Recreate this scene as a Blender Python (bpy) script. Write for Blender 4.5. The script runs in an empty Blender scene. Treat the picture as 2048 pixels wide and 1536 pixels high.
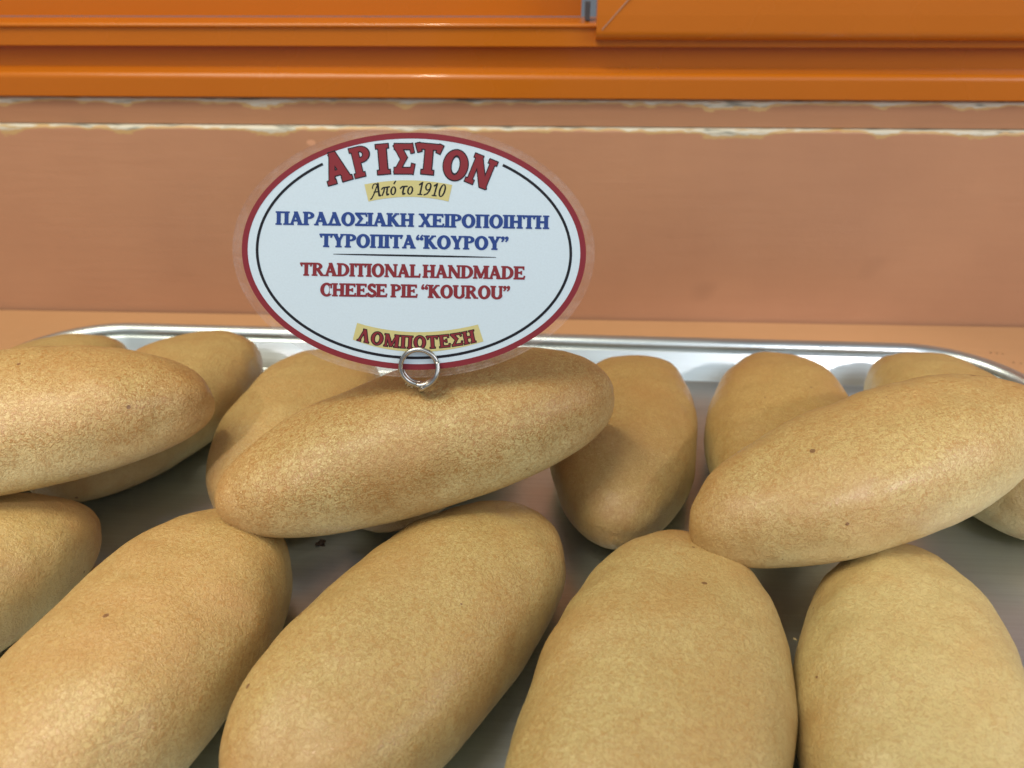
import bpy, bmesh, math, random
import numpy as np
from mathutils import Vector, Matrix, noise as mnoise
from mathutils.geometry import tessellate_polygon

random.seed(7)
SC = bpy.context.scene
COL = SC.collection
R = math.radians

# ------------------------------------------------------------------ camera
FPX = 1607.0                                   # focal length in pixels of the 2048 wide photograph
CAM = Vector((0.0, 0.0, 0.22))
right = Vector((0.99920468, 0.03969551, -0.00377874))
up = Vector((-0.01657815, 0.49973938, 0.86601716))
fwd = Vector((-0.03626538, 0.86526575, -0.5))
cd = bpy.data.cameras.new('camera')
cam = bpy.data.objects.new('camera', cd)
COL.objects.link(cam)
m = Matrix((right, up, -fwd)).transposed().to_4x4()
m.translation = CAM
cam.matrix_world = m
cd.sensor_fit = 'HORIZONTAL'
cd.sensor_width = 36.0
cd.lens = 36.0 * FPX / 2048.0
cd.clip_start = 0.01
cd.clip_end = 50.0
cd.dof.use_dof = True
cd.dof.focus_distance = 0.272
cd.dof.aperture_fstop = 12.5
SC.camera = cam

# ------------------------------------------------------------------ light
world = bpy.data.worlds.new('World')
SC.world = world
world.use_nodes = True
bg = world.node_tree.nodes['Background']
# surroundings: a bright street in front of the shop (towards -y), a dim interior everywhere else
wt = world.node_tree
wc = wt.nodes.new('ShaderNodeTexCoord')
ws = wt.nodes.new('ShaderNodeSeparateXYZ')
wt.links.new(wc.outputs['Generated'], ws.inputs[0])
wr_ = wt.nodes.new('ShaderNodeMapRange')
wr_.interpolation_type = 'SMOOTHSTEP'
for i_, v_ in enumerate((-0.75, 0.15, 0.34, 0.21)):
    wr_.inputs[i_ + 1].default_value = v_
wt.links.new(ws.outputs['Y'], wr_.inputs[0])
wt.links.new(wr_.outputs[0], bg.inputs['Strength'])
bg.inputs['Color'].default_value = (0.80, 0.89, 1.0, 1)


def area(name, loc, target, sx, sy, power, color, spread=180):
    l = bpy.data.lights.new(name, 'AREA')
    l.shape = 'RECTANGLE'
    l.size, l.size_y = sx, sy
    l.energy = power
    l.color = color
    l.spread = R(spread)
    o = bpy.data.objects.new(name, l)
    COL.objects.link(o)
    o.location = loc
    o.rotation_euler = (Vector(target) - Vector(loc)).to_track_quat('-Z', 'Y').to_euler()
    return o


area('street_daylight', (0.10, -0.85, 1.00), (0, 0.30, 0.05), 2.0, 0.9, 6.4, (0.80, 0.91, 1.0))
area('ceiling_light', (-0.42, 0.08, 0.85), (-0.02, 0.22, 0.0), 0.60, 0.40, 5.8, (1.0, 0.925, 0.72))
area('case_lamp', (-0.17, 0.12, 0.78), (-0.02, 0.30, 0.0), 0.24, 0.02, 2.0, (1.0, 0.90, 0.70))
area('side_daylight', (0.80, -0.10, 0.55), (0.22, 0.42, 0.12), 0.40, 0.5, 3.0, (0.95, 0.95, 1.0))


def spot(name, loc, target, deg, power, color, blend=0.06):
    l = bpy.data.lights.new(name, 'SPOT')
    l.spot_size = R(deg)
    l.spot_blend = blend
    l.energy = power
    l.color = color
    l.shadow_soft_size = 0.03
    o = bpy.data.objects.new(name, l)
    COL.objects.link(o)
    o.location = loc
    o.rotation_euler = (Vector(target) - Vector(loc)).to_track_quat('-Z', 'Y').to_euler()


# added spots imitate front-glass reflections: one pool at the left, one at the right
spot('glare_spot', (-0.42, -0.30, 0.62), (-0.240, 0.120, 0.04), 23, 14.0, (1.0, 0.88, 0.95))
spot('glare_spot', (0.50, -0.32, 0.55), (0.245, 0.165, 0.05), 21, 15.0, (1.0, 0.92, 0.95))

SC.view_settings.view_transform = 'Standard'
SC.view_settings.look = 'None'
SC.view_settings.exposure = -0.18
SC.view_settings.gamma = 1.0
SC.view_settings.use_curve_mapping = False
SC.render.engine = 'CYCLES'
SC.cycles.max_bounces = 8
SC.cycles.use_denoising = True


# ------------------------------------------------------------------ helpers
def link(o, parent=None):
    COL.objects.link(o)
    if parent is not None:
        o.parent = parent
    return o


def tag(o, label, cat, group=None, kind=None):
    o['label'] = label
    o['category'] = cat
    if group:
        o['group'] = group
    if kind:
        o['kind'] = kind
    return o


def empty(name, loc=(0, 0, 0)):
    o = bpy.data.objects.new(name, None)
    o.location = loc
    o.empty_display_size = 0.01
    return link(o)


def mesh(name, verts, faces, mat, parent=None, smooth=True, mats=None, midx=None):
    me = bpy.data.meshes.new(name)
    me.from_pydata([tuple(v) for v in verts], [], faces)
    for mm in (mats or [mat]):
        me.materials.append(mm)
    if midx is not None:
        me.polygons.foreach_set('material_index', midx)
    if smooth:
        me.polygons.foreach_set('use_smooth', [True] * len(me.polygons))
    me.validate()
    me.update()
    return link(bpy.data.objects.new(name, me), parent)


def from_bm(name, bm, mat, parent=None, smooth=True):
    bmesh.ops.recalc_face_normals(bm, faces=bm.faces[:])
    me = bpy.data.meshes.new(name)
    bm.to_mesh(me)
    bm.free()
    me.materials.append(mat)
    if smooth:
        me.polygons.foreach_set('use_smooth', [True] * len(me.polygons))
    return link(bpy.data.objects.new(name, me), parent)


class NT:
    def __init__(self, name):
        self.m = bpy.data.materials.new(name)
        self.m.use_nodes = True
        self.t = self.m.node_tree
        self.p = self.t.nodes['Principled BSDF']
        self.out = self.t.nodes['Material Output']

    def n(self, typ, **kw):
        nd = self.t.nodes.new(typ)
        for k, v in kw.items():
            setattr(nd, k, v)
        return nd

    def l(self, a, b):
        self.t.links.new(a, b)

    def coord(self, scale=(1, 1, 1), rnd=0.0, kind='Object'):
        tc = self.n('ShaderNodeTexCoord')
        mp = self.n('ShaderNodeMapping')
        mp.inputs['Scale'].default_value = scale
        self.l(tc.outputs[kind], mp.inputs['Vector'])
        if rnd:
            oi = self.n('ShaderNodeObjectInfo')
            ml = self.n('ShaderNodeMath', operation='MULTIPLY')
            ml.inputs[1].default_value = rnd
            self.l(oi.outputs['Random'], ml.inputs[0])
            self.l(ml.outputs[0], mp.inputs['Location'])
        return mp.outputs[0]

    def noise(self, vec, scale, detail=2.0, rough=0.5, dist=0.0):
        nd = self.n('ShaderNodeTexNoise')
        nd.inputs['Scale'].default_value = scale
        nd.inputs['Detail'].default_value = detail
        nd.inputs['Roughness'].default_value = rough
        nd.inputs['Distortion'].default_value = dist
        self.l(vec, nd.inputs['Vector'])
        return nd.outputs['Fac']

    def ramp(self, fac, stops, interp='LINEAR'):
        nd = self.n('ShaderNodeValToRGB')
        cr = nd.color_ramp
        cr.interpolation = interp
        while len(cr.elements) < len(stops):
            cr.elements.new(0.5)
        for e, (p, c) in zip(cr.elements, stops):
            e.position = p
            e.color = (c, c, c, 1) if isinstance(c, (int, float)) else (*c, 1)
        self.l(fac, nd.inputs['Fac'])
        return nd.outputs['Color']

    def mix(self, fac, a, b, mode='MIX'):
        nd = self.n('ShaderNodeMix', data_type='RGBA', blend_type=mode)
        for s, v in ((0, fac), (6, a), (7, b)):
            if hasattr(v, 'is_linked'):
                self.l(v, nd.inputs[s])
            elif s == 0:
                nd.inputs[0].default_value = v
            else:
                nd.inputs[s].default_value = (*v, 1)
        return nd.outputs[2]

    def math(self, op, a, b=0.0, clamp=False):
        nd = self.n('ShaderNodeMath', operation=op, use_clamp=clamp)
        for i, v in enumerate((a, b)):
            if hasattr(v, 'is_linked'):
                self.l(v, nd.inputs[i])
            else:
                nd.inputs[i].default_value = v
        return nd.outputs[0]

    def maprange(self, v, a, b, c=0.0, d=1.0, smooth=True):
        nd = self.n('ShaderNodeMapRange', interpolation_type='SMOOTHSTEP' if smooth else 'LINEAR')
        self.l(v, nd.inputs[0])
        for i, x in enumerate((a, b, c, d)):
            nd.inputs[i + 1].default_value = x
        return nd.outputs[0]

    def bump(self, h, dist, strength=1.0):
        nd = self.n('ShaderNodeBump')
        nd.inputs['Distance'].default_value = dist
        nd.inputs['Strength'].default_value = strength
        self.l(h, nd.inputs['Height'])
        self.l(nd.outputs[0], self.p.inputs['Normal'])

    def set(self, color=None, rough=0.5, metal=0.0, spec=0.5, coat=0.0, coat_rough=0.05):
        if color is not None:
            if hasattr(color, 'is_linked'):
                self.l(color, self.p.inputs['Base Color'])
            else:
                self.p.inputs['Base Color'].default_value = (*color, 1)
        if hasattr(rough, 'is_linked'):
            self.l(rough, self.p.inputs['Roughness'])
        else:
            self.p.inputs['Roughness'].default_value = rough
        self.p.inputs['Metallic'].default_value = metal
        self.p.inputs['Specular IOR Level'].default_value = spec
        self.p.inputs['Coat Weight'].default_value = coat
        self.p.inputs['Coat Roughness'].default_value = coat_rough
        return self.m


# ------------------------------------------------------------------ materials
def mat_pie():
    k = NT('baked_crust')
    v = k.coord(rnd=3.0)
    sep = k.n('ShaderNodeSeparateXYZ')
    tc = k.n('ShaderNodeTexCoord')
    k.l(tc.outputs['Object'], sep.inputs[0])
    big = k.noise(v, 26, 3, 0.55)
    mid = k.noise(v, 130, 3, 0.6)
    # the crust is pale and floury low on its sides, browner on the crown and at the tips
    zz = k.math('ADD', sep.outputs['Z'], k.math('MULTIPLY', k.math('SUBTRACT', big, 0.5), 0.022))
    crown = k.maprange(zz, 0.009, 0.033)
    ax = k.math('ABSOLUTE', sep.outputs['X'])
    tip = k.maprange(k.math('ADD', ax, k.math('MULTIPLY', k.math('SUBTRACT', mid, 0.5), 0.02)), 0.045, 0.072)
    at = k.n('ShaderNodeAttribute', attribute_type='OBJECT', attribute_name='bake_glare')
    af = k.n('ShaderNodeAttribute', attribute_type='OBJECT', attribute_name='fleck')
    bake_glare, fleck = at.outputs['Fac'], af.outputs['Fac']
    top = k.mix(bake_glare, (0.500, 0.395, 0.165), (0.385, 0.238, 0.064))  # crust browning, plus reflected paleness painted into the two front right pies
    base = k.mix(crown, (0.64, 0.54, 0.265), top)
    base = k.mix(k.math('MULTIPLY', tip, 0.55), base, (0.40, 0.19, 0.055))
    # fine wheaty flecks, short and curled
    f1 = k.ramp(k.noise(v, 900, 3, 0.6, 1.2), [(0.42, 0.0), (0.62, 1.0)])
    f2 = k.ramp(k.noise(v, 460, 4, 0.65, 0.9), [(0.42, 0.0), (0.66, 1.0)])
    amt = k.math('MULTIPLY', k.maprange(k.math('ADD', crown, k.math('MULTIPLY', mid, 0.8)), 0.3, 1.7, 0.5, 1.25), fleck)
    base = k.mix(k.math('MULTIPLY', f1, amt), base, (0.33, 0.160, 0.038))
    base = k.mix(k.math('MULTIPLY', f2, 0.20), base, (0.64, 0.46, 0.185))
    f3 = k.ramp(k.noise(k.coord((1, 1, 1), 5.0), 1150, 2, 0.5, 1.6), [(0.56, 0.0), (0.68, 1.0)])
    base = k.mix(k.math('MULTIPLY', f3, k.math('MULTIPLY', fleck, 0.60)), base, (0.72, 0.56, 0.27))
    base = k.mix(k.ramp(big, [(0.44, 0.0), (0.68, 0.50)]), base, (0.43, 0.225, 0.07))
    base = k.mix(k.ramp(mid, [(0.50, 0.0), (0.72, 0.22)]), base, (0.40, 0.20, 0.06))
    # a few burnt specks
    vo = k.n('ShaderNodeTexVoronoi')
    vo.inputs['Scale'].default_value = 150
    k.l(v, vo.inputs['Vector'])
    sp = k.n('ShaderNodeSeparateColor')
    k.l(vo.outputs['Color'], sp.inputs[0])
    rare = k.math('GREATER_THAN', sp.outputs[0], k.math('SUBTRACT', 1.0, k.math('MULTIPLY', fleck, 0.45)))
    size = k.math('MULTIPLY', k.math('POWER', sp.outputs[1], 3.0), 0.155)
    spot = k.math('MULTIPLY', rare, k.math('LESS_THAN', k.math('ADD', vo.outputs['Distance'], k.math('MULTIPLY', k.math('SUBTRACT', f1, 0.5), 0.03)), size))
    base = k.mix(k.math('MULTIPLY', spot, 0.75), base, (0.13, 0.045, 0.018))
    h = k.math('ADD', k.math('MULTIPLY', f1, 0.5), k.math('MULTIPLY', k.noise(v, 900, 2), 0.5))
    k.bump(h, 0.00028, 0.75)
    k.p.inputs['Subsurface Weight'].default_value = 0.0
    return k.set(base, k.maprange(f1, 0, 1, 0.48, 0.36), 0, 0.55, 0.16, 0.30)


def mat_tray():
    k = NT('brushed_aluminium')
    v = k.coord((14, 900, 900))
    br = k.noise(v, 1.0, 3, 0.6)
    sm = k.noise(k.coord(), 18, 3, 0.6)
    col = k.mix(k.ramp(sm, [(0.45, 0.0), (0.75, 0.5)]), (0.58, 0.635, 0.645), (0.47, 0.515, 0.525))
    col = k.mix(k.math('MULTIPLY', k.ramp(br, [(0.40, 0.0), (0.62, 1.0)]), 0.14), col, (0.30, 0.33, 0.32))
    k.bump(br, 0.00006, 0.8)
    return k.set(col, k.maprange(sm, 0.3, 0.7, 0.28, 0.38), 0.92)


def mat_paint(name, col, col2, chips=None, rough=0.42, spec=0.5):
    """Brushed household paint; CHIPS = list of (z of the worn edge, reach) where the paint has flaked."""
    k = NT(name)
    v = k.coord((1, 1, 1))
    n1 = k.noise(v, 7, 4, 0.6)
    n2 = k.noise(k.coord((6, 60, 60)), 3.0, 3, 0.6)
    c = k.mix(k.ramp(n1, [(0.35, 0.0), (0.70, 1.0)]), col, col2)
    c = k.mix(k.math('MULTIPLY', k.ramp(n2, [(0.45, 0.0), (0.7, 1.0)]), 0.10), c, tuple(x * 0.86 for x in col))
    # scuffs and small old stains
    vo = k.n('ShaderNodeTexVoronoi')
    vo.inputs['Scale'].default_value = 30
    k.l(k.coord((1, 1, 1.6)), vo.inputs['Vector'])
    sc = k.n('ShaderNodeSeparateColor')
    k.l(vo.outputs['Color'], sc.inputs[0])
    s = k.math('MULTIPLY', k.math('GREATER_THAN', sc.outputs[0], 0.76), k.math('LESS_THAN', vo.outputs['Distance'], k.math('MULTIPLY', sc.outputs[1], 0.085)))
    c = k.mix(k.math('MULTIPLY', s, 0.7), c, tuple(min(1, x * 1.5 + 0.03) for x in col))
    st = k.ramp(k.noise(v, 16, 2, 0.5), [(0.70, 0.0), (0.80, 0.35)])
    c = k.mix(st, c, tuple(x * 0.7 for x in col))
    if chips:
        sep = k.n('ShaderNodeSeparateXYZ')
        tc = k.n('ShaderNodeTexCoord')
        k.l(tc.outputs['Object'], sep.inputs[0])
        where = k.noise(k.coord((1, 0, 0)), 15, 3, 0.6)
        rag = k.noise(k.coord((0.45, 1, 2.0)), 130, 4, 0.65)
        for zed, reach, lo in chips:
            dist = k.math('ABSOLUTE', k.math('SUBTRACT', sep.outputs['Z'], zed))
            lim = k.math('MULTIPLY', k.math('MULTIPLY', rag, k.maprange(where, lo, lo + 0.20, 0.30, 1.0)), reach)
            tan = k.maprange(k.math('SUBTRACT', k.math('MULTIPLY', lim, 1.35), dist), -0.0002, 0.0002)
            wht = k.maprange(k.math('SUBTRACT', lim, dist), 0.0004, 0.0008)
            gr = k.ramp(k.noise(k.coord((0.25, 1, 2.2)), 210, 2, 0.5), [(0.34, (0.24, 0.24, 0.20)), (0.44, (0.60, 0.57, 0.46)), (0.58, (0.66, 0.62, 0.52)), (0.68, (0.52, 0.38, 0.19))])
            c = k.mix(tan, c, (0.56, 0.36, 0.16))
            c = k.mix(wht, c, gr)
    k.bump(k.math('ADD', n2, k.math('MULTIPLY', k.noise(v, 240, 3), 0.4)), 0.0004, 0.5)
    return k.set(c, rough, 0, spec)


def mat_orange():
    k = NT('orange_powder_coat')
    v = k.coord()
    n1 = k.noise(v, 12, 3)
    c = k.mix(n1, (0.475, 0.128, 0.006), (0.525, 0.150, 0.008))
    k.bump(k.noise(v, 700, 2), 0.00003, 0.5)
    return k.set(c, k.maprange(n1, 0.3, 0.7, 0.24, 0.32), 0, 0.35, 0.18, 0.06)


def simple(name, col, rough=0.5, metal=0.0, spec=0.5, nz=0.0, sc=60, coat=0.0):
    k = NT(name)
    if nz:
        n1 = k.noise(k.coord(), sc, 3)
        return k.set(k.mix(n1, tuple(x * (1 - nz) for x in col), tuple(min(1, x * (1 + nz)) for x in col)), rough, metal, spec, coat)
    return k.set(col, rough, metal, spec, coat)


def mat_card(name, col):
    k = NT(name)
    n1 = k.noise(k.coord(), 1600, 2)
    c = k.mix(n1, tuple(x * 0.94 for x in col), tuple(min(1, x * 1.04) for x in col))
    return k.set(c, 0.55, 0, 0.35, 0.15, 0.28)


def mat_film():
    k = NT('clear_laminate')
    tr = k.n('ShaderNodeBsdfTransparent')
    tr.inputs[0].default_value = (0.97, 0.96, 0.96, 1)
    mx = k.n('ShaderNodeMixShader')
    n1 = k.noise(k.coord((1, 1, 1)), 70, 4, 0.6)
    n2 = k.noise(k.coord((1, 1, 1)), 600, 3, 0.6)
    k.l(k.math('MULTIPLY', k.maprange(n1, 0.3, 0.7, 0.03, 0.09), k.maprange(n2, 0.3, 0.7, 0.6, 1.4)), mx.inputs[0])
    k.l(tr.outputs[0], mx.inputs[1])
    k.l(k.p.outputs[0], mx.inputs[2])
    k.l(mx.outputs[0], k.out.inputs['Surface'])
    k.bump(k.noise(k.coord(), 500, 3), 0.0003, 0.5)
    return k.set((0.80, 0.70, 0.68), 0.22, 0, 0.6)


M_PIE = mat_pie()
M_TRAY = mat_tray()
M_PANEL = mat_paint('peach_panel_paint', (0.480, 0.243, 0.140), (0.540, 0.280, 0.160), [(0.1172, 0.0088, 0.44)], 0.38)
M_STRIP = mat_paint('peach_strip_paint', (0.45, 0.22, 0.115), (0.41, 0.20, 0.107), [(0.1312, 0.0080, 0.45)], 0.45)
M_COUNTER = mat_paint('peach_counter_paint', (0.52, 0.285, 0.135), (0.56, 0.31, 0.150), None, 0.35)
M_ORANGE = mat_orange()
M_STEEL = simple('ring_steel', (0.50, 0.48, 0.45), 0.27, 1.0, nz=0.06, sc=300)
M_WHITE = mat_card('card_white', (0.63, 0.755, 0.865))
M_RED = mat_card('print_red', (0.235, 0.022, 0.034))
M_TRED = mat_card('print_letter_red', (0.235, 0.024, 0.034))
M_BLUE = mat_card('print_blue', (0.022, 0.060, 0.260))
M_BLACK = mat_card('print_black', (0.008, 0.008, 0.014))
M_YEL = mat_card('print_yellow', (0.62, 0.56, 0.25))
M_FILM = mat_film()
M_CRUMB = simple('pale_crumb', (0.75, 0.60, 0.33), 0.8, nz=0.2, sc=900)
M_BURNT = simple('burnt_flake', (0.035, 0.018, 0.010), 0.7)
M_PILE = simple('grey_brush_pile', (0.07, 0.072, 0.085), 0.9, nz=0.4, sc=1500)
M_SEAM = simple('mitre_joint_line', (0.42, 0.24, 0.16), 0.7)

# ------------------------------------------------------------------ counter and back panel
WALL_Y = 0.472
WROT = R(-0.45)


def box_bm(bm, x0, x1, y0, y1, z0, z1):
    vs = [bm.verts.new((x, y, z)) for z in (z0, z1) for y in (y0, y1) for x in (x0, x1)]
    for f in ((0, 2, 3, 1), (4, 5, 7, 6), (0, 1, 5, 4), (2, 6, 7, 3), (0, 4, 6, 2), (1, 3, 7, 5)):
        bm.faces.new([vs[i] for i in f])


bm = bmesh.new()
box_bm(bm, -0.75, 0.75, -0.12, 0.470, -0.033, -0.003)
ct = from_bm('counter', bm, M_COUNTER, None, False)
tag(ct, 'peach painted countertop under the tray, running back to the panel', 'counter', kind='structure')
ct.rotation_euler.z = WROT


def extrude_profile(name, prof, x0, x1, mat, parent=None, closed=False, nx=2, smooth=False):
    n = len(prof)
    V, Fc = [], []
    for i in range(nx):
        x = x0 + (x1 - x0) * i / (nx - 1)
        V += [(x, y, z) for y, z in prof]
    for i in range(nx - 1):
        for j in range(n if closed else n - 1):
            a, b = i * n + j, i * n + (j + 1) % n
            Fc.append((a, b, b + n, a + n))
    if closed:
        Fc.append(tuple(range(n))[::-1])
        Fc.append(tuple((nx - 1) * n + j for j in range(n)))
    o = mesh(name, V, Fc, mat, parent, smooth)
    bm2 = bmesh.new()
    bm2.from_mesh(o.data)
    bmesh.ops.recalc_face_normals(bm2, faces=bm2.faces[:])
    bm2.to_mesh(o.data)
    bm2.free()
    return o


def arc(cy, cz, r, a0, a1, n=8):
    return [(cy + r * math.cos(R(a0 + (a1 - a0) * i / n)), cz + r * math.sin(R(a0 + (a1 - a0) * i / n))) for i in range(n + 1)]


back = tag(empty('back_panel', (0, WALL_Y, 0)), 'peach painted wooden board behind the tray with flaking paint along its top edge', 'panel')
back.rotation_euler.z = WROT
# main board: a slightly uneven front, a worn rounded arris, then a step back
board = extrude_profile('board', [(0.0, -0.030), (0.0, 0.1145)] + arc(0.0022, 0.1145, 0.0022, 180, 95, 6) + [(0.014, 0.1169), (0.014, -0.03)], -0.75, 0.75, M_PANEL, back, True)
strip = extrude_profile('upper_strip', [(0.0034, 0.1172), (0.0034, 0.1300)] + arc(0.0056, 0.1300, 0.0022, 180, 95, 6) + [(0.014, 0.1324), (0.014, 0.1172)], -0.75, 0.75, M_STRIP, back, True)

# ------------------------------------------------------------------ orange sliding window
win = tag(empty('sliding_window', (0, WALL_Y, 0)), 'glossy orange aluminium sliding window frame along the top, above the peach panel', 'window')
win.rotation_euler.z = WROT
rail = [(0.030, 0.1328), (0.0005, 0.1328)] + arc(0.0005, 0.1336, 0.0008, 270, 180, 4) + arc(0.0032, 0.1428, 0.0035, 180, 80, 10) + \
    [(0.0115, 0.1478), (0.0117, 0.1590), (0.0050, 0.1594)] + arc(0.0050, 0.1600, 0.0006, 270, 180, 4) + \
    [(0.0044, 0.1688)] + arc(0.0040, 0.1702, 0.0013, 200, 80, 8) + [(0.0160, 0.1722), (0.030, 0.1722)]
extrude_profile('track_rail', rail, -0.75, 0.75, M_ORANGE, win, True)
bm = bmesh.new()
box_bm(bm, -0.75, 0.0190, 0.0290, 0.0298, 0.1726, 0.30)
from_bm('inner_sash', bm, M_ORANGE, win, False)['label'] = 'recessed orange sash panel'
# the front sash: rounded lower and inner edges, a mitred corner
px0 = 0.0265
prof = [(0.010, 0.1632), (0.0030, 0.1632)] + arc(0.0030, 0.1684, 0.0052, 270, 180, 12) + [(-0.0022, 0.176), (-0.0016, 0.186), (-0.0016, 0.30), (0.010, 0.30)]
sash = extrude_profile('outer_sash', prof, px0, 0.75, M_ORANGE, win, True)
sash['label'] = 'orange sash frame standing proud in front of the track'
bm = bmesh.new()
a, b = Vector((px0 + 0.0030, -0.0026, 0.1690)), Vector((px0 + 0.030, -0.0022, 0.1990))
w = Vector((0.00018, 0, -0.00017))
f = [bm.verts.new(p) for p in (a - w, a + w, b + w, b - w)]
bm.faces.new(f)
r = bmesh.ops.extrude_face_region(bm, geom=bm.faces[:])
bmesh.ops.translate(bm, vec=(0, 0.0016, 0), verts=[g for g in r['geom'] if isinstance(g, bmesh.types.BMVert)])
from_bm('mitre_joint', bm, M_SEAM, sash, False)
bm = bmesh.new()
box_bm(bm, 0.0205, 0.0232, 0.0085, 0.016, 0.1727, 0.1815)
from_bm('brush_seal', bm, M_PILE, win, False)['label'] = 'grey brush seal between the two sashes'

# ------------------------------------------------------------------ tray
def rrect(hw, hd, r, n=14):
    pts = []
    for cx, cy, a0 in ((hw - r, hd - r, 0), (-hw + r, hd - r, 90), (-hw + r, -hd + r, 180), (hw - r, -hd + r, 270)):
        for i in range(n + 1):
            a = R(a0 + 90 * i / n)
            pts.append((cx + r * math.cos(a), cy + r * math.sin(a)))
    return pts


def loft(rings, close_first=False, close_last=False):
    V, Fc = [], []
    n = len(rings[0])
    for rg in rings:
        V += rg
    for i in range(len(rings) - 1):
        for j in range(n):
            a, b = i * n + j, i * n + (j + 1) % n
            Fc.append((a, b, b + n, a + n))
    if close_first:
        Fc.append(tuple(range(n))[::-1])
    if close_last:
        Fc.append(tuple((len(rings) - 1) * n + j for j in range(n)))
    return V, Fc


TR = empty('baking_tray', (-0.0255, 0.203, 0))
tag(TR, 'shallow brushed aluminium tray with rolled rim holding all the cheese pies', 'tray')
TR.rotation_euler.z = R(-1.5)
HW, HD, RC = 0.2735, 0.203, 0.059


def ring(off, z):
    return [(x, y, z) for x, y in rrect(HW - off, HD - off, RC - off)]


rings = [ring(0.0185, 0.0)]
for i in range(1, 7):
    a = R(57 * i / 6)
    rings.append(ring(0.0185 - 0.0022 * math.sin(a), 0.0022 * (1 - math.cos(a))))
rings += [ring(0.0092, 0.0128), ring(0.0088, 0.0134), ring(0.0080, 0.0150)]
V, Fc = loft(rings, True)
pan = mesh('pan', V, Fc, M_TRAY, TR)
rr = 0.0040
bead = []
for i in range(15):
    a = R(-200 - 20 + 260 - 260 * i / 14 + 0)
    a = R(215 - 290 * i / 14)
    bead.append(ring(0.0041 - rr * math.cos(a), 0.0160 + rr * math.sin(a)))
V, Fc = loft([[(x, y, z) for x, y, z in rg] for rg in bead])
mesh('rolled_rim', V, Fc, M_TRAY, TR)
for o in TR.children:
    bm2 = bmesh.new()
    bm2.from_mesh(o.data)
    bmesh.ops.recalc_face_normals(bm2, faces=bm2.faces[:])
    bm2.to_mesh(o.data)
    bm2.free()
    md = o.modifiers.new('thickness', 'SOLIDIFY')
    md.thickness = 0.0007
    md.offset = 0.0 if o.name.startswith('rolled') else -1.0


# ------------------------------------------------------------------ cheese pies
def make_pie(label, x, y, z, yaw, pit, L, W, H, ta, tb, tone, fleck, seed):
    n, mm = 110, 84
    V = []
    rnd = random.Random(seed)
    off = Vector((rnd.uniform(-50, 50), rnd.uniform(-50, 50), rnd.uniform(-50, 50)))
    bend = rnd.uniform(-0.0025, 0.0025)
    e = 0.80

    def pw(v, q):
        return math.copysign(abs(v) ** q, v)
    for i in range(n):
        t = -math.cos(math.pi * i / (n - 1))
        r = max(0.0, 1 - abs(t) ** (ta if t < 0 else tb)) ** 0.54
        for j in range(mm):
            u = 2 * math.pi * j / mm
            cu, su = math.cos(u), math.sin(u)
            zt = pw(su, e)
            zb = H * 0.42
            zz = zb + (H - zb) * r ** 0.9 * zt if zt > 0 else zb + zb * r ** 0.55 * zt * 0.97
            p = Vector((L / 2 * t, W / 2 * r * pw(cu, e) + bend * (t * t - 0.4), zz))
            q = Vector((p.x, p.y, p.z - zb))
            d = 0.0015 * mnoise.noise(q * 34 + off) + 0.0006 * mnoise.noise(q * 95 + off) + 0.00016 * mnoise.noise(q * 260 + off)
            nn = Vector((q.x * 0.25, q.y, q.z)).normalized() if q.length > 1e-6 else Vector((0, 0, 1))
            if zt < 0:
                d *= max(0, 1 + zt)
            p += nn * d
            V.append(p)
    Fc = []
    for i in range(n - 1):
        for j in range(mm):
            a, b = i * mm + j, i * mm + (j + 1) % mm
            Fc.append((a, a + mm, b + mm, b))
    o = mesh('cheese_pie', V, Fc, M_PIE)
    bm2 = bmesh.new()
    bm2.from_mesh(o.data)
    bmesh.ops.remove_doubles(bm2, verts=bm2.verts[:], dist=1e-6)
    bmesh.ops.recalc_face_normals(bm2, faces=bm2.faces[:])
    bm2.to_mesh(o.data)
    bm2.free()
    o.location = (x, y, z)
    o.rotation_euler = (0, -pit, yaw)
    o['bake_glare'] = tone
    o['fleck'] = fleck
    tag(o, label, 'cheese pie', 'oval cheese pies on the tray')
    return o


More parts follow.
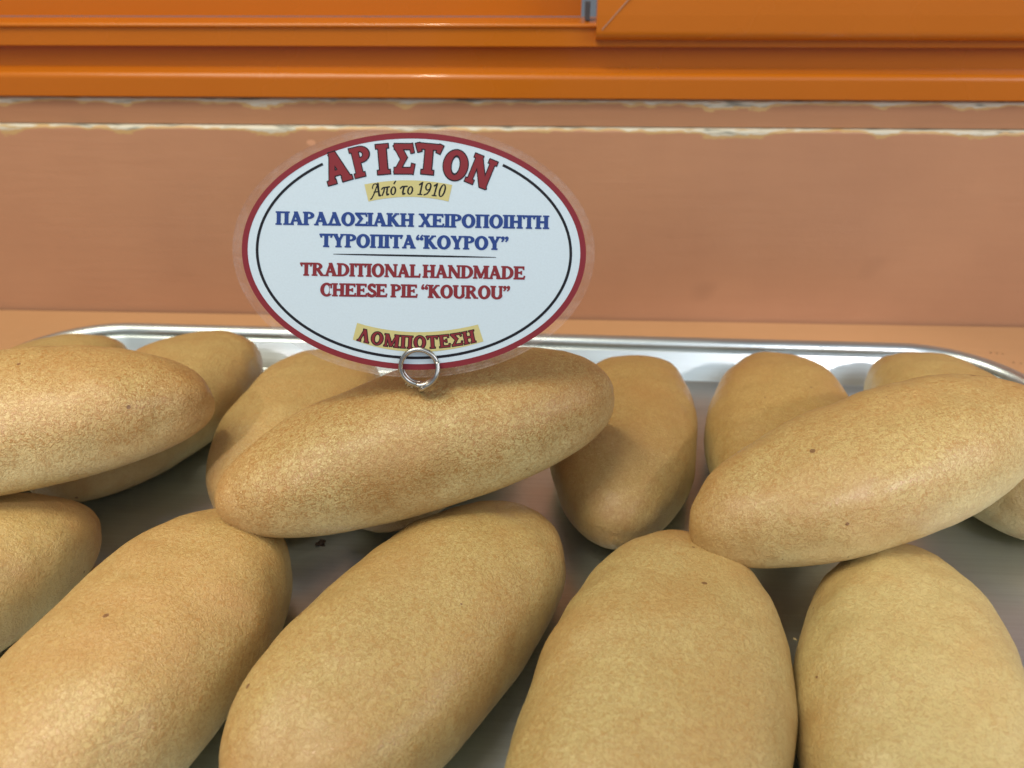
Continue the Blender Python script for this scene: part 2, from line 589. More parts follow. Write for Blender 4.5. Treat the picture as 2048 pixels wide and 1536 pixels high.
PIES = [
    ('golden cheese pie lying across the pile with the oval sign stuck in it', -0.0401, 0.2424, 0.0370, 0.3262, 0.1606, 0.1493, 0.0587, 0.0428, 2.0658, 2.6807, 0.50, 1.00),
    ('cheese pie lying on top at the left edge, its blunt tip pointing right', -0.1956, 0.2417, 0.0394, 0.3411, 0.0131, 0.1435, 0.0624, 0.0447, 2.4000, 2.0907, 0.55, 0.90),
    ('cheese pie lying on top at the right edge, its narrow tip pointing left', 0.1213, 0.2377, 0.0333, 0.3801, 0.1515, 0.1450, 0.0564, 0.0414, 2.1070, 2.2596, 0.35, 0.65),
    ('rear cheese pie half under the left top pie, its round end showing above it', -0.1822, 0.3178, 0, 1.1948, 0, 0.1324, 0.0633, 0.0446, 2.3521, 2.4039, 0.50, 0.35),
    ('cheese pie in the far left tray corner, a low hump above the left top pie', -0.2448, 0.3096, 0, 1.3512, 0, 0.1394, 0.0609, 0.0438, 2.4000, 2.4316, 0.50, 0.30),
    ('rear cheese pie behind the sign pie, its left flank visible below the sign', -0.1080, 0.3038, 0, 1.4663, 0, 0.1296, 0.0662, 0.0426, 2.3921, 2.3125, 0.50, 0.40),
    ('almost hidden rear cheese pie, only its brown tip showing under the sign pie', -0.0450, 0.3090, 0, 1.2202, 0, 0.1406, 0.0612, 0.0439, 2.3588, 2.4000, 0.90, 0.40),
    ('plump rear cheese pie right of the sign pie, seen nearly end to end', 0.0386, 0.3010, 0, 1.4034, 0, 0.1332, 0.0633, 0.0427, 2.1379, 2.2778, 0.80, 0.50),
    ('rear cheese pie by the tray wall whose front the right top pie covers', 0.1081, 0.3052, 0, 1.3518, 0, 0.1336, 0.0663, 0.0431, 2.3029, 2.3215, 0.80, 0.45),
    ('cheese pie in the far right tray corner by the curved rim, mostly hidden', 0.1912, 0.3091, 0, 1.7595, 0, 0.1315, 0.0611, 0.0420, 2.3872, 2.3955, 0.50, 0.30),
    ('front row cheese pie at the far left edge, only its rounded end in view', -0.2121, 0.1817, 0, 0.9731, 0, 0.1369, 0.0631, 0.0456, 2.4000, 2.5402, 0.55, 0.40),
    ('front row cheese pie that carries the left tip of the pie with the sign', -0.1232, 0.1699, 0, 1.3138, 0, 0.1333, 0.0660, 0.0455, 2.9000, 2.7276, 0.60, 0.60),
    ('front centre cheese pie slanting right, just below the middle of the sign pie', -0.0387, 0.1787, 0, 1.0352, 0, 0.1451, 0.0652, 0.0447, 3.0500, 2.5660, 0.50, 0.55),
    ('wide front row cheese pie that carries the narrow tip of the right top pie', 0.0354, 0.1578, 0, 1.2737, 0, 0.1493, 0.0751, 0.0455, 3.1500, 2.0220, 0.22, 0.45),  # paler crust tone: some reflected light is painted in
    ('front row cheese pie at the lower right corner, below the right top pie', 0.1101, 0.1611, 0, 1.3040, 0, 0.1354, 0.0648, 0.0437, 2.3430, 2.3247, 0.00, 0.35),  # palest crust tone: the washed-out reflection here is painted into the colour
]
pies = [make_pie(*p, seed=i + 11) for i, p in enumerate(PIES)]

# ------------------------------------------------------------------ the oval sign
FOOT = Vector((-0.0425, 0.2345, 0.0835))
LEAN = R(13)
ROLL = R(1.1)
nrm = Vector((0.01, -math.cos(LEAN), math.sin(LEAN))).normalized()      # the face of the card
sv = (Vector((0, 0, 1)) - nrm * nrm.z).normalized()
su = sv.cross(nrm).normalized()
su, sv = su * math.cos(ROLL) - sv * math.sin(ROLL), sv * math.cos(ROLL) + su * math.sin(ROLL)
sign = empty('oval_sign')
sm = Matrix((su, sv, nrm)).transposed().to_4x4()
sm.translation = FOOT
sign.matrix_world = sm
tag(sign, 'laminated white oval sign with red border and Greek lettering, held by a ring clip', 'sign')


def card(px, py):
    """Design sheet of the card (units of the artwork) -> millimetre position on the flat card."""
    d = fwd + right * ((px - 1024) / FPX) - up * ((py - 768) / FPX)
    t = (FOOT - CAM).dot(nrm) / d.dot(nrm)
    q = CAM + d * t - FOOT
    return q.dot(su), q.dot(sv)


CX, CY = 828.0, 502.5


def ell(rx, ry, a, cx=CX, cy=CY):
    return cx + rx * math.cos(a), cy - ry * math.sin(a) + 0.012 * rx * math.cos(a)


def flat(name, loops, z, mat, parent, thick=0.0):
    """A thin printed shape from outline loops (holes allowed)."""
    polys = [[Vector((*card(*p), 0)) for p in lp] for lp in loops]
    tris = tessellate_polygon(polys)
    V = [(p.x, p.y, z) for lp in polys for p in lp]
    return mesh(name, V, [tuple(t) for t in tris], mat, parent, False)


N = 160
A = [2 * math.pi * i / N for i in range(N)]
# laminate: a clear rim round the card, with rippled, slightly raised concentric welds
rad = [(0.0, -0.00022), (0.0, 0.00022), (4.0, 0.00024), (9.0, 0.00018), (11.0, 0.00052), (12.2, 0.00020), (15.5, 0.00026), (16.4, 0.00055), (17.5, 0.00010), (17.5, -0.00020)]
V, Fc = [], []
for dr, z in rad:
    for a in A:
        wob = 1.0 + 0.0012 * math.sin(3 * a + 1) + 0.0008 * math.sin(7 * a)
        lx = 1.0 if math.cos(a) > 0 else 1.10
        V.append((*card(*ell((344.2 + dr * lx) * wob, (237.2 + dr * 0.86) * wob, a)), z))
nr = len(rad)
for i in range(nr):
    for j in range(N):
        p, q = i * N + j, i * N + (j + 1) % N
        i2 = (i + 1) % nr
        Fc.append((p, q, i2 * N + (j + 1) % N, i2 * N + j))
mesh('laminate_rim', V, Fc, M_FILM, sign)
# card: white oval with thickness
outer = [card(*ell(344, 237, a)) for a in A]
V = [(x, y, 0.0001) for x, y in outer] + [(x, y, -0.0002) for x, y in outer]
Fc = [tuple(range(N)), tuple(range(2 * N - 1, N - 1, -1))] + [(i, N + i, N + (i + 1) % N, (i + 1) % N) for i in range(N)]
mesh('card', V, Fc, M_WHITE, sign, False)
Z1, Z2, Z3 = 0.00016, 0.00020, 0.00025
flat('red_border', [[ell(344, 237, a) for a in A], [ell(332.5, 225.5, a) for a in A]], Z1, M_RED, sign)


def ribbon(name, pts, wid, z, mat):
    L, Rr = [], []
    for i, p in enumerate(pts):
        a, b = pts[max(0, i - 1)], pts[min(len(pts) - 1, i + 1)]
        dx, dy = b[0] - a[0], b[1] - a[1]
        l = math.hypot(dx, dy) or 1
        w = wid(i / (len(pts) - 1)) / 2
        L.append((p[0] - dy / l * w, p[1] + dx / l * w))
        Rr.append((p[0] + dy / l * w, p[1] - dx / l * w))
    V = [(*card(*p), z) for p in L + Rr]
    n = len(pts)
    return mesh(name, V, [(i, i + 1, n + i + 1, n + i) for i in range(n - 1)], mat, sign, False)


a0, a1 = R(125.5), R(415.5)
ribbon('inner_line', [ell(313.5, 212.5, a0 + (a1 - a0) * i / 150, 828, 503) for i in range(151)], lambda t: 5.4, Z1, M_BLACK)
ribbon('dividing_rule', [(667 + 325 * i / 20, 508 + 6.6 * i / 20) for i in range(21)], lambda t: 1.1 + 2.6 * math.sin(math.pi * t) ** 0.7, Z1, M_BLACK)

# ---- lettering: slab-serif glyphs as unions of strokes on a small grid, traced to outlines
GX, GY = None, None
RES = 0.0165
PADG = 0.20
GW = 1.5
gx = np.arange(-PADG, GW + PADG, RES)
gy = np.arange(-0.42, 1.0 + 0.30, RES)
GX, GY = np.meshgrid(gx, gy)


def bar(x0, y0, x1, y1, w, cap=0.0):
    dx, dy = x1 - x0, y1 - y0
    l = math.hypot(dx, dy)
    ux, uy = dx / l, dy / l
    mx, my = (x0 + x1) / 2, (y0 + y1) / 2
    a = np.abs((GX - mx) * ux + (GY - my) * uy) - l / 2 - cap
    b = np.abs(-(GX - mx) * uy + (GY - my) * ux) - w / 2
    return np.maximum(a, b)


def ellp(cx, cy, rx, ry):
    k = np.sqrt(((GX - cx) / rx) ** 2 + ((GY - cy) / ry) ** 2)
    return (k - 1) * min(rx, ry)


def ringe(cx, cy, rx, ry, tx, ty):
    return np.maximum(ellp(cx, cy, rx, ry), -ellp(cx, cy, rx - tx, ry - ty))


def stroke(pts, w, round_=True):
    f = None
    for (xa, ya), (xb, yb) in zip(pts, pts[1:]):
        t = np.clip(((GX - xa) * (xb - xa) + (GY - ya) * (yb - ya)) / ((xb - xa) ** 2 + (yb - ya) ** 2 + 1e-12), 0, 1)
        d = np.hypot(GX - xa - t * (xb - xa), GY - ya - t * (yb - ya)) - w / 2
        f = d if f is None else np.minimum(f, d)
    return f


def arcp(cx, cy, rx, ry, d0, d1, n=18):
    return [(cx + rx * math.cos(R(d0 + (d1 - d0) * i / n)), cy + ry * math.sin(R(d0 + (d1 - d0) * i / n))) for i in range(n + 1)]


def U(*f):
    r = f[0]
    for g in f[1:]:
        r = np.minimum(r, g)
    return r


def rightof(x):
    return x - GX


def leftof(x):
    return GX - x


def glyph_field(ch, S, T, h, e):
    """Signed field and width of a capital: S thick stem, T thin stroke, h serif height, e serif overhang."""
    def serif(x, y, w):
        yy = h / 2 if y == 0 else 1 - h / 2
        return bar(x - w / 2 - e, yy, x + w / 2 + e, yy, h)

    def stem(x, w=S):
        return U(bar(x, 0, x, 1, w), serif(x, 0, w), serif(x, 1, w))
    m0 = e + S / 2
    if ch in 'IΙ':
        return stem(m0), 2 * m0
    if ch == 'Π':
        x1 = m0 + 0.50
        return U(stem(m0), stem(x1), bar(m0, 1 - h * 0.6, x1, 1 - h * 0.6, h * 1.2)), x1 + m0
    if ch in 'HΗ':
        x1 = m0 + 0.50
        return U(stem(m0), stem(x1), bar(m0, 0.5, x1, 0.5, T)), x1 + m0
    if ch in 'AΑΛΔ':
        w = 0.86
        f = U(bar(0.13, 0.02, w / 2 - 0.02, 0.97, T, 0.02), bar(w / 2 - 0.03, 0.96, w - 0.15, 0.02, S, 0.02), bar(w / 2 - 0.14, 0.985, w / 2 + 0.07, 0.985, 0.05))
        f = np.maximum(f, -GY)
        f = np.maximum(f, GY - 1.03)
        if ch != 'Δ':
            f = U(f, bar(0.0, h / 2, 0.13 + T / 2 + e, h / 2, h), bar(w - 0.15 - S / 2 - e, h / 2, w, h / 2, h))
        else:
            f = U(f, bar(0.03, T / 2, w - 0.02, T / 2, T))
        if ch in 'AΑ':
            f = U(f, bar(0.22, 0.33, 0.62, 0.33, T * 0.9))
        return f, w
    if ch in 'PΡR':
        bowl = np.maximum(ringe(m0 + 0.16, 0.735, 0.36, 0.265, S * 0.92, T * 0.85), rightof(m0 + 0.10))
        f = U(stem(m0), bowl, bar(m0, 1 - T * 0.42, m0 + 0.17, 1 - T * 0.42, T * 0.84), bar(m0, 0.47 + T * 0.42, m0 + 0.17, 0.47 + T * 0.42, T * 0.84))
        if ch == 'R':
            f = U(f, np.maximum(bar(m0 + 0.22, 0.50, m0 + 0.54, 0.0, S * 0.9, 0.04), -GY), bar(m0 + 0.42, h / 2, m0 + 0.70, h / 2, h))
            return f, m0 + 0.70
        return f, m0 + 0.54
    if ch == 'D':
        bowl = np.maximum(ringe(m0 + 0.16, 0.5, 0.50, 0.5, S, T * 0.85), rightof(m0 + 0.10))
        return U(stem(m0), bowl, bar(m0, 1 - T * 0.42, m0 + 0.17, 1 - T * 0.42, T * 0.84), bar(m0, T * 0.42, m0 + 0.17, T * 0.42, T * 0.84)), m0 + 0.68
    if ch in 'OΟ':
        return ringe(0.44, 0.5, 0.43, 0.525, S * 1.05, T), 0.88
    if ch == 'C':
        f = np.maximum(ringe(0.45, 0.5, 0.44, 0.525, S * 1.05, T), np.minimum(leftof(0.64), np.maximum(np.abs(GY - 0.5) * -1 + 0.33, leftof(0.80))))
        return U(f, bar(0.76, 0.62, 0.76, 0.97, h), ), 0.84
    if ch in 'TΤ':
        w = 0.80
        c = w / 2
        return U(bar(c, 0, c, 1, S), serif(c, 0, S), bar(0.02, 1 - T / 2, w - 0.02, 1 - T / 2, T), bar(0.0, 0.99, 0.10, 0.72, h), bar(w, 0.99, w - 0.10, 0.72, h)), w
    if ch in 'EΕ':
        return U(stem(m0), bar(m0, 1 - T / 2, m0 + 0.52, 1 - T / 2, T), bar(m0, T / 2, m0 + 0.55, T / 2, T), bar(m0, 0.51, m0 + 0.34, 0.51, T * 0.9),
                 bar(m0 + 0.49, 1, m0 + 0.49, 0.74, h), bar(m0 + 0.50, 0, m0 + 0.56, 0.27, h), bar(m0 + 0.34, 0.37, m0 + 0.34, 0.65, h * 0.9)), m0 + 0.60
    if ch == 'L':
        return U(stem(m0), bar(m0, T / 2, m0 + 0.52, T / 2, T), bar(m0 + 0.47, 0, m0 + 0.53, 0.30, h)), m0 + 0.56
    if ch in 'NΝ':
        x0, x1 = e + T / 2 + 0.02, e + T / 2 + 0.62
        return U(stem(x0, T), bar(x1, 0, x1, 1, T), serif(x1, 1, T), np.maximum(np.maximum(bar(x0 - 0.03, 1.0, x1, 0.0, S, 0.05), GY - 1), -GY)), x1 + e + T / 2
    if ch in 'MΜ':
        x0, x1 = e + T / 2, e + T / 2 + 0.76
        xm = (x0 + x1) / 2
        v = U(bar(x0 + 0.02, 1, xm, 0.08, S, 0.03), bar(x1 - 0.02, 1, xm, 0.08, T, 0.03))
        return U(stem(x0, T), stem(x1, S), np.maximum(v, GY - 1)), x1 + e + S / 2
    if ch in 'KΚ':
        d = U(bar(m0 + 0.02, 0.42, m0 + 0.46, 1.0, T, 0.03), bar(m0 + 0.16, 0.58, m0 + 0.54, 0.0, S, 0.03))
        d = np.maximum(np.maximum(d, GY - 1), -GY)
        return U(stem(m0), d, bar(m0 + 0.32, 1 - h / 2, m0 + 0.60, 1 - h / 2, h), bar(m0 + 0.38, h / 2, m0 + 0.70, h / 2, h)), m0 + 0.68
    if ch in 'XΧ':
        w = 0.84
        d = U(bar(0.16, 1, w - 0.16, 0, S, 0.05), bar(w - 0.16, 1, 0.16, 0, T, 0.05))
        d = np.maximum(np.maximum(d, GY - 1), -GY)
        return U(d, bar(0.0, 1 - h / 2, 0.34, 1 - h / 2, h), bar(w - 0.32, 1 - h / 2, w - 0.02, 1 - h / 2, h), bar(0.0, h / 2, 0.30, h / 2, h), bar(w - 0.34, h / 2, w, h / 2, h)), w
    if ch in 'YΥ':
        w = 0.80
        c = w / 2
        d = U(bar(0.15, 1, c, 0.46, S, 0.03), bar(w - 0.14, 1, c + 0.02, 0.46, T, 0.03), bar(c, 0, c, 0.50, S))
        d = np.maximum(d, GY - 1)
        return U(d, serif(c, 0, S), bar(0.0, 1 - h / 2, 0.33, 1 - h / 2, h), bar(w - 0.29, 1 - h / 2, w, 1 - h / 2, h)), w
    if ch == 'Σ':
        w = 0.78
        d = U(bar(0.10, 0.97, 0.42, 0.50, S, 0.03), bar(0.42, 0.53, 0.10, 0.04, T, 0.03))
        d = np.maximum(np.maximum(d, GY - 1), -GY)
        return U(d, bar(0.02, 1 - T / 2, w - 0.05, 1 - T / 2, T), bar(0.02, T * 0.55, w - 0.02, T * 0.55, T * 1.1), bar(w - 0.10, 1, w - 0.03, 0.70, h), bar(w - 0.07, 0, w + 0.0, 0.33, h)), w
    if ch == 'U':
        x0, x1 = m0, m0 + 0.52
        b = np.maximum(ringe((x0 + x1) / 2, 0.30, (x1 - x0) / 2 + S / 2, 0.325, S, T), GY - 0.30)
        b2 = U(bar(x0, 0.29, x0, 1, S), bar(x1, 0.29, x1, 1, T * 1.2))
        return U(b, b2, serif(x0, 1, S), serif(x1, 1, T)), x1 + e + T / 2 + 0.02
    if ch == 'S':
        pts = arcp(0.33, 0.73, 0.19, 0.20, 35, 270, 20)[:-1] + arcp(0.33, 0.265, 0.22, 0.20, 90, -145, 20)
        f = stroke(pts, S * 0.85)
        return U(f, bar(0.52, 0.70, 0.52, 0.98, h), bar(0.09, 0.02, 0.09, 0.32, h)), 0.62
    if ch in '“”':
        f = None
        for k in (0, 1):
            x = 0.13 + 0.25 * k
            if ch == '“':
                g = U(ellp(x, 0.74, 0.11, 0.115), stroke([(x - 0.055, 0.76), (x - 0.04, 0.88), (x + 0.04, 0.99)], 0.09))
            else:
                g = U(ellp(x, 0.90, 0.11, 0.115), stroke([(x + 0.055, 0.88), (x + 0.04, 0.76), (x - 0.05, 0.65)], 0.09))
            f = g if f is None else np.minimum(f, g)
        return f, 0.50
    # italic hand for the small date line
    t = 0.115
    if ch == 'a_cap':
        return U(stroke([(-0.02, -0.16), (0.06, -0.12), (0.20, 0.12), (0.52, 0.93)], t * 0.9), stroke([(0.52, 0.95), (0.58, 0.5), (0.66, 0.05), (0.74, 0.02)], t * 1.35), stroke([(0.24, 0.34), (0.60, 0.34)], t * 0.8), stroke(arcp(0.30, 0.72, 0.20, 0.24, 200, 40, 10), t * 0.8)), 0.74
    if ch == 'π':
        return U(stroke([(0.02, 0.50), (0.12, 0.60), (0.62, 0.62)], t), stroke([(0.24, 0.60), (0.20, 0.3), (0.10, 0.02)], t), stroke([(0.47, 0.60), (0.44, 0.2), (0.48, 0.03), (0.58, 0.06)], t * 1.2)), 0.62
    if ch in 'όο':
        f = ringe(0.26, 0.31, 0.24, 0.335, t * 1.2, t * 0.8)
        if ch == 'ό':
            f = U(f, stroke([(0.27, 0.86), (0.36, 1.02)], t * 1.0))
        return f, 0.50
    if ch == 'τ':
        return U(stroke([(0.0, 0.48), (0.10, 0.60), (0.50, 0.62)], t * 1.05), stroke([(0.27, 0.60), (0.22, 0.18), (0.26, 0.03), (0.38, 0.06)], t * 1.25)), 0.46
    if ch == '1':
        return U(stroke([(0.10, 0.78), (0.28, 0.95), (0.28, 0.04)], t * 1.15), stroke([(0.12, 0.03), (0.44, 0.03)], t * 0.8)), 0.46
    if ch == '9':
        return U(ringe(0.27, 0.67, 0.25, 0.31, t * 1.1, t * 0.8), stroke([(0.47, 0.66), (0.44, 0.36), (0.30, 0.12), (0.10, 0.02)], t * 1.05)), 0.54
    if ch == '0':
        return ringe(0.27, 0.49, 0.26, 0.51, t * 1.2, t * 0.8), 0.55
    raise ValueError(ch)


def trace(F, lvl=0.0):
    """Marching squares: closed loops of the region F < lvl."""
    G = F - lvl
    G = np.where(np.abs(G) < 1e-6, 1e-6, G)
    ins = G < 0
    nxt = {}
    ys, xs = np.nonzero((ins[:-1, :-1] != ins[1:, 1:]) | (ins[:-1, 1:] != ins[1:, :-1]) | (ins[:-1, :-1] != ins[:-1, 1:]))
    P = {}

    def pt(key):
        if key not in P:
            d, i, j = key
            i2, j2 = (i, j + 1) if d == 'h' else (i + 1, j)
            a, b = G[i, j], G[i2, j2]
            t = a / (a - b)
            P[key] = (gx[j] + (gx[j2] - gx[j]) * t, gy[i] + (gy[i2] - gy[i]) * t)
        return key
    for i, j in zip(ys.tolist(), xs.tolist()):
        c = [ins[i, j], ins[i, j + 1], ins[i + 1, j + 1], ins[i + 1, j]]
        ed = [('h', i, j), ('v', i, j + 1), ('h', i + 1, j), ('v', i, j)]
        # walk the cell border: an edge where we leave the inside starts a segment, the previous entry ends it
        ent = [k for k in range(4) if not c[k] and c[(k + 1) % 4]]
        lea = [k for k in range(4) if c[k] and not c[(k + 1) % 4]]
        for k in lea:
            best = min(ent, key=lambda q: (k - q) % 4)
            nxt[pt(ed[k])] = pt(ed[best])
    loops = []
    while nxt:
        s, k = nxt.popitem()
        lp = [s]
        while k != s:
            lp.append(k)
            k = nxt.pop(k)
        pts = [P[q] for q in lp]
        out = [pts[0]]
        for q in range(1, len(pts)):                   # drop points on straight runs
            a = out[-1]
            b, c2 = pts[q], pts[(q + 1) % len(pts)]
            cr = (b[0] - a[0]) * (c2[1] - b[1]) - (b[1] - a[1]) * (c2[0] - b[0])
            if abs(cr) > 2.0e-5 or math.hypot(b[0] - a[0], b[1] - a[1]) > 0.25:
                out.append(b)
        if len(out) > 2:
            loops.append(out)
    return loops


CACHE = {}


def glyph(ch, style, lvl=0.0):
    key = (ch, style, lvl)
    if key not in CACHE:
        F, w = glyph_field(ch, *style)
        CACHE[key] = (trace(F, lvl), w)
    return CACHE[key]


class Print:
    """Collects glyph shapes placed on the card into one printed mesh."""

    def __init__(self):
        self.V, self.F, self.I = [], [], []

    def add(self, loops, place, z, idx=0):
        polys = [[Vector((*card(*place(x, y)), 0)) for x, y in lp] for lp in loops]
        if not polys:
            return
        def inside(p, lp):
            c = False
            for (xa, ya), (xb, yb) in zip(lp, lp[1:] + lp[:1]):
                if (ya > p[1]) != (yb > p[1]) and p[0] < (xb - xa) * (p[1] - ya) / (yb - ya) + xa:
                    c = not c
            return c
        flatp = [[(p.x, p.y) for p in lp] for lp in polys]
        holes_of = {}
        for q, lp in enumerate(flatp):
            own = [o for o, lo in enumerate(flatp) if o != q and inside(lp[0], lo)]
            holes_of.setdefault(own[0] if own else q, []).append(q)
        for o, qs in holes_of.items():
            sub = [polys[o]] + [polys[q] for q in qs if q != o]
            b = len(self.V)
            self.V += [(p.x, p.y, z) for lp in sub for p in lp]
            for t in tessellate_polygon(sub):
                a, bb, c = (Vector(self.V[b + q]) for q in t)
                self.F.append(tuple(b + q for q in (t if (bb - a).cross(c - a).z > 0 else t[::-1])))
                self.I.append(idx)

    def build(self, name, mats):
        return mesh(name, self.V, self.F, None, sign, False, mats, self.I)


BOLD = (0.235, 0.145, 0.10, 0.075)
SLAB = (0.255, 0.185, 0.135, 0.075)


def text_line(name, text, x0, y0, x1, y1, cap, mat, gap=0.035, space=0.32, style=BOLD, curve=0.0, outline=None, shear=0.0, over=0.0):
    """A line whose baseline runs from (x0,y0) to (x1,y1), bowed by CURVE; letters turn with the bow."""
    toks, adv = [], 0.0
    for ch in text:
        if ch == ' ':
            adv += space
            continue
        w = glyph(ch, style)[1]
        toks.append((ch, adv, w))
        adv += w + gap
    tot = adv - gap
    pr = Print()
    sx = math.hypot(x1 - x0, y1 - y0) / tot
    for ch, a, w in toks:
        tc = (a + w / 2) / tot
        ang = math.atan2((y1 - y0) + curve * 4 * (1 - 2 * tc), x1 - x0)
        bx = x0 + (x1 - x0) * tc
        by = y0 + (y1 - y0) * tc + curve * 4 * tc * (1 - tc)
        c, s = math.cos(ang), math.sin(ang)

        def place(x, y, w=w, c=c, s=s, bx=bx, by=by):
            lx, ly = (x - w / 2) * sx + shear * y * cap, -y * cap
            return bx + lx * c - ly * s, by + lx * s + ly * c
        if outline:
            pr.add(glyph(ch, style, outline)[0], place, Z2, 1)
            pr.add(glyph(ch, style, over)[0], place, Z3, 0)
        else:
            pr.add(glyph(ch, style, over)[0], place, Z2, 0)
    return pr.build(name, [mat, M_BLACK] if outline else [mat])


# shop name on an arch: every letter with its own measured slot
HEAD = [('Α', (657.5, 371.5), (706.0, 357.5), 62), ('Ρ', (711.0, 356.5), (749.0, 347.5), 60), ('Ι', (756.0, 349.3), (781.0, 347.2), 60),
        ('Σ', (787.5, 347.3), (826.5, 347.6), 60), ('Τ', (830.0, 346.3), (878.5, 350.6), 61), ('Ο', (882.0, 355.0), (931.5, 363.0), 58), ('Ν', (928.0, 361.5), (973.5, 380.0), 60)]
pr = Print()
for ch, p, q, hgt in HEAD:
    loops_f, w = glyph(ch, SLAB, -0.004)
    loops_o, _ = glyph(ch, SLAB, 0.030)
    dx, dy = q[0] - p[0], q[1] - p[1]
    l = math.hypot(dx, dy)
    ux, uy = dx / l, dy / l

    def place(x, y):
        lx, ly = x / w * l, y * hgt
        return p[0] + ux * lx + uy * ly, p[1] + uy * lx - ux * ly
    pr.add(loops_o, place, Z2, 1)
    pr.add(loops_f, place, Z3, 0)
pr.build('heading_lettering', [M_TRED, M_BLACK])


def banner(name, tl, tm, trr, bl, bmid, br):
    def q(a, b, c, n=14):
        return [(a[0] * (1 - t) ** 2 + 2 * (2 * b[0] - (a[0] + c[0]) / 2) * t * (1 - t) + c[0] * t * t,
                 a[1] * (1 - t) ** 2 + 2 * (2 * b[1] - (a[1] + c[1]) / 2) * t * (1 - t) + c[1] * t * t) for t in [i / n for i in range(n + 1)]]
    return flat(name, [q(tl, tm, trr) + q(br, bmid, bl)], Z1, M_YEL, sign)


banner('yellow_banner', (729, 368.7), (818, 360.5), (904.5, 369.8), (737, 403), (818, 393.5), (897, 402.8))
banner('yellow_banner', (714.4, 645.5), (832, 664), (956, 648.8), (705.8, 679), (833, 703.5), (967, 682.6))
text_line('date_lettering', ['a_cap', 'π', 'ό', ' ', 'τ', 'ο', ' ', '1', '9', '1', '0'], 742, 394, 888, 394.5, 26, M_BLACK, gap=0.06, space=0.24, curve=-5.5, shear=0.16)
text_line('product_lettering', 'ΠΑΡΑΔΟΣΙΑΚΗ ΧΕΙΡΟΠΟΙΗΤΗ', 551.5, 449.0, 1098, 457.8, 26.5, M_BLUE, gap=0.0, space=0.30, over=0.011)
text_line('product_lettering', 'ΤΥΡΟΠΙΤΑ“ΚΟΥΡΟΥ”', 640, 493.6, 1017, 500.0, 26.5, M_BLUE, gap=0.0, over=0.011)
text_line('product_lettering', 'TRADITIONAL HANDMADE', 601, 550.8, 1050, 558.8, 26.0, M_TRED, gap=-0.01, space=0.16, over=0.011)
text_line('product_lettering', 'CHEESE PIE “KOUROU”', 640.5, 591.8, 1020, 598.2, 26.0, M_TRED, gap=-0.015, space=0.24, over=0.011)
text_line('shop_lettering', 'ΛΟΜΠΟΤΕΣΗ', 713.5, 680.5, 953, 683.8, 25.5, M_TRED, gap=0.085, curve=15, outline=0.040, over=-0.018)

# ------------------------------------------------------------------ ring clip that holds the sign
def tube(pts, r, mat, name, parent=None, ns=14):
    pts = [Vector(p) for p in pts]
    V, Fc = [], []
    t0 = (pts[1] - pts[0]).normalized()
    ref = Vector((0.3, 0.9, 0.2)).cross(t0).normalized()
    for i, p in enumerate(pts):
        t = (pts[min(i + 1, len(pts) - 1)] - pts[max(i - 1, 0)]).normalized()
        ref = (ref - t * ref.dot(t)).normalized()
        bi = t.cross(ref)
        for k in range(ns):
            a = 2 * math.pi * k / ns
            V.append(p + ref * (r * math.cos(a)) + bi * (r * math.sin(a)))
    for i in range(len(pts) - 1):
        for k in range(ns):
            a, b = i * ns + k, i * ns + (k + 1) % ns
            Fc.append((a, b, b + ns, a + ns))
    Fc.append(tuple(range(ns))[::-1])
    Fc.append(tuple((len(pts) - 1) * ns + k for k in range(ns)))
    return mesh(name, V, Fc, mat, parent)


cxr, cyr = card(839.5, 733)
rx = (card(876.5, 733)[0] - card(802.5, 733)[0]) / 2
wr = rx * 0.135
wire = []
for i in range(0, 97):
    a = R(-100 + 360 * 1.5 * i / 96 * 1.36)
    zz = 0.0014 - 0.0030 * min(1.0, max(0.0, (i / 96 - 0.42) / 0.2))
    wire.append(sm @ Vector((cxr + rx * math.cos(a), cyr + rx * math.sin(a), zz)))
# the loop's free end crosses the bottom and the wire runs down into the crust
start = wire[0]
tail = [None, sm @ Vector((cxr + rx * 0.22, cyr - rx * 1.10, 0.0030)), sm @ Vector((cxr + rx * 0.05, cyr - rx * 1.18, 0.0015)), sm @ Vector((cxr - rx * 0.02, cyr - rx * 1.6, -0.004)), sm @ Vector((cxr - rx * 0.05, cyr - rx * 2.6, -0.013))]
clip = tube(wire, wr, M_STEEL, 'ring_clip')
pin = tube([sm @ Vector((cxr + rx * math.cos(R(d)) * 1.02, cyr + rx * math.sin(R(d)) * 1.02, 0.0014 + wr * 2.0 * min(1, (20 - d) / 40.0))) for d in range(20, -66, -6)] + tail[1:], wr, M_STEEL, 'pin', clip)
tag(clip, 'small coiled steel ring clip pinned in the pie, gripping the bottom of the oval sign', 'clip')


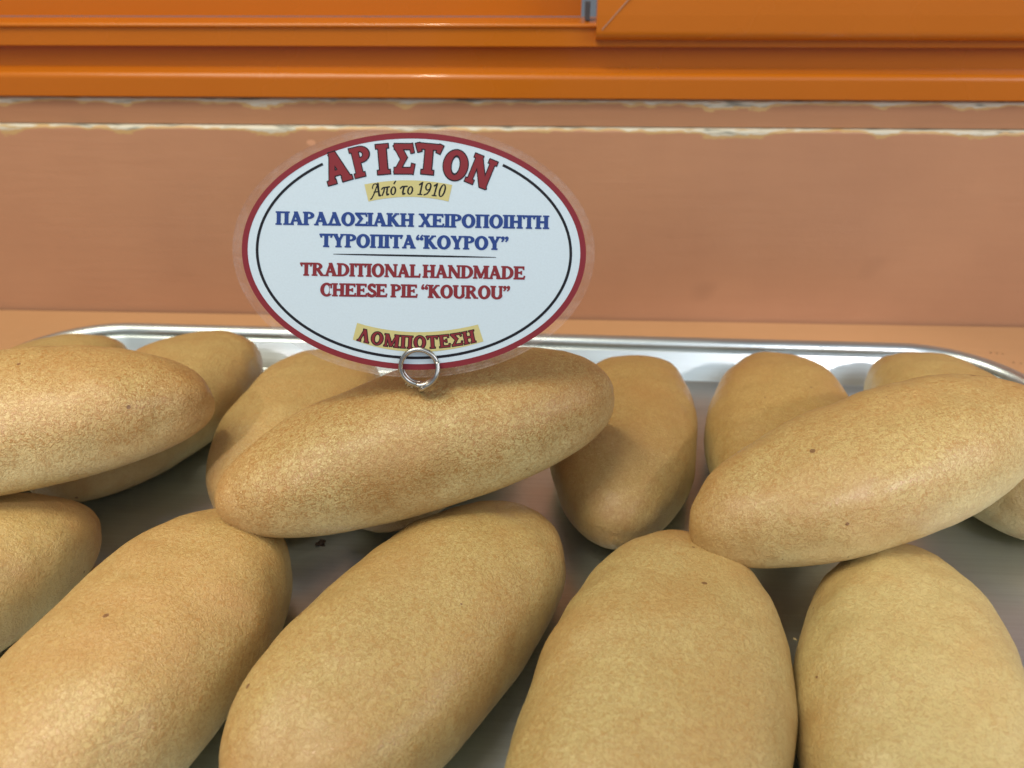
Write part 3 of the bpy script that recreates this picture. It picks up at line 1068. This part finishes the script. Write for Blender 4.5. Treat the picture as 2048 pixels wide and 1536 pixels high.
# ------------------------------------------------------------------ crumbs and flakes
def flake(name, loc, size, mat, seed, label, cat, group, flatness=0.5, ragged=0.7):
    rnd = random.Random(seed)
    bm = bmesh.new()
    bmesh.ops.create_icosphere(bm, subdivisions=2, radius=1.0)
    off = Vector((rnd.uniform(-9, 9),) * 3)
    for v in bm.verts:
        v.co *= 1 + ragged * mnoise.noise(v.co * 1.5 + off)
        v.co = Vector((v.co.x * size, v.co.y * size * rnd.uniform(0.68, 0.72), v.co.z * size * flatness))
    o = from_bm(name, bm, mat, None, False)
    o.location = loc
    o.rotation_euler = (rnd.uniform(-0.3, 0.3), rnd.uniform(-0.3, 0.3), rnd.uniform(0, 6.28))
    return tag(o, label, cat, group)


dg = bpy.context.evaluated_depsgraph_get()
dg.update()


def drop(px, py, only=None):
    d = (fwd + right * ((px - 1024) / FPX) - up * ((py - 768) / FPX)).normalized()
    o = CAM.copy()
    for _ in range(12):
        ok, loc, nor, idx, ob, mw = SC.ray_cast(dg, o, d)
        if not ok:
            return None
        if only is None or ob.name.startswith(only):
            return loc
        o = loc + d * 1e-4
    return None


for i, (px, py, s) in enumerate([(818, 771, 0.0007), (824, 775, 0.0005), (830, 772, 0.0008), (839, 777, 0.0007), (848, 779, 0.0006), (851, 775, 0.0005), (812, 768, 0.0004), (857, 774, 0.0004)]):
    p = drop(px, py, 'cheese_pie')
    if p:
        flake('dough_crumb', p + Vector((0, 0, 0.0002)), s, M_CRUMB, 40 + i, 'tiny pale dough crumb where the ring clip enters the crust', 'crumb', 'crumbs at the foot of the ring clip', 0.7)
p = drop(644, 1088)
if p:
    flake('burnt_flake', p + Vector((0, 0, 0.0002)), 0.0019, M_BURNT, 61, 'tiny black burnt flake on the tray floor below the pie with the sign', 'flake', None, 0.3, 1.5)
p = drop(1590, 1279)
if p:
    flake('pastry_crumb', p + Vector((0, 0, 0.0002)), 0.0007, M_CRUMB, 62, 'pale pastry crumb in the gap between the two front right pies', 'crumb', None, 0.6)
for i, (px, py, s) in enumerate([(1981, 706, 0.0006), (1994, 707, 0.0005), (2027, 725, 0.0007), (2042, 727, 0.0005), (2005, 708, 0.0005)]):
    p = drop(px, py)
    if p:
        flake('dirt_speck', p + Vector((0, 0, 0.0001)), s, M_BURNT, 70 + i, 'tiny dark dirt speck on the peach counter beyond the right end of the rim', 'speck', 'dirt specks on the counter', 0.3)
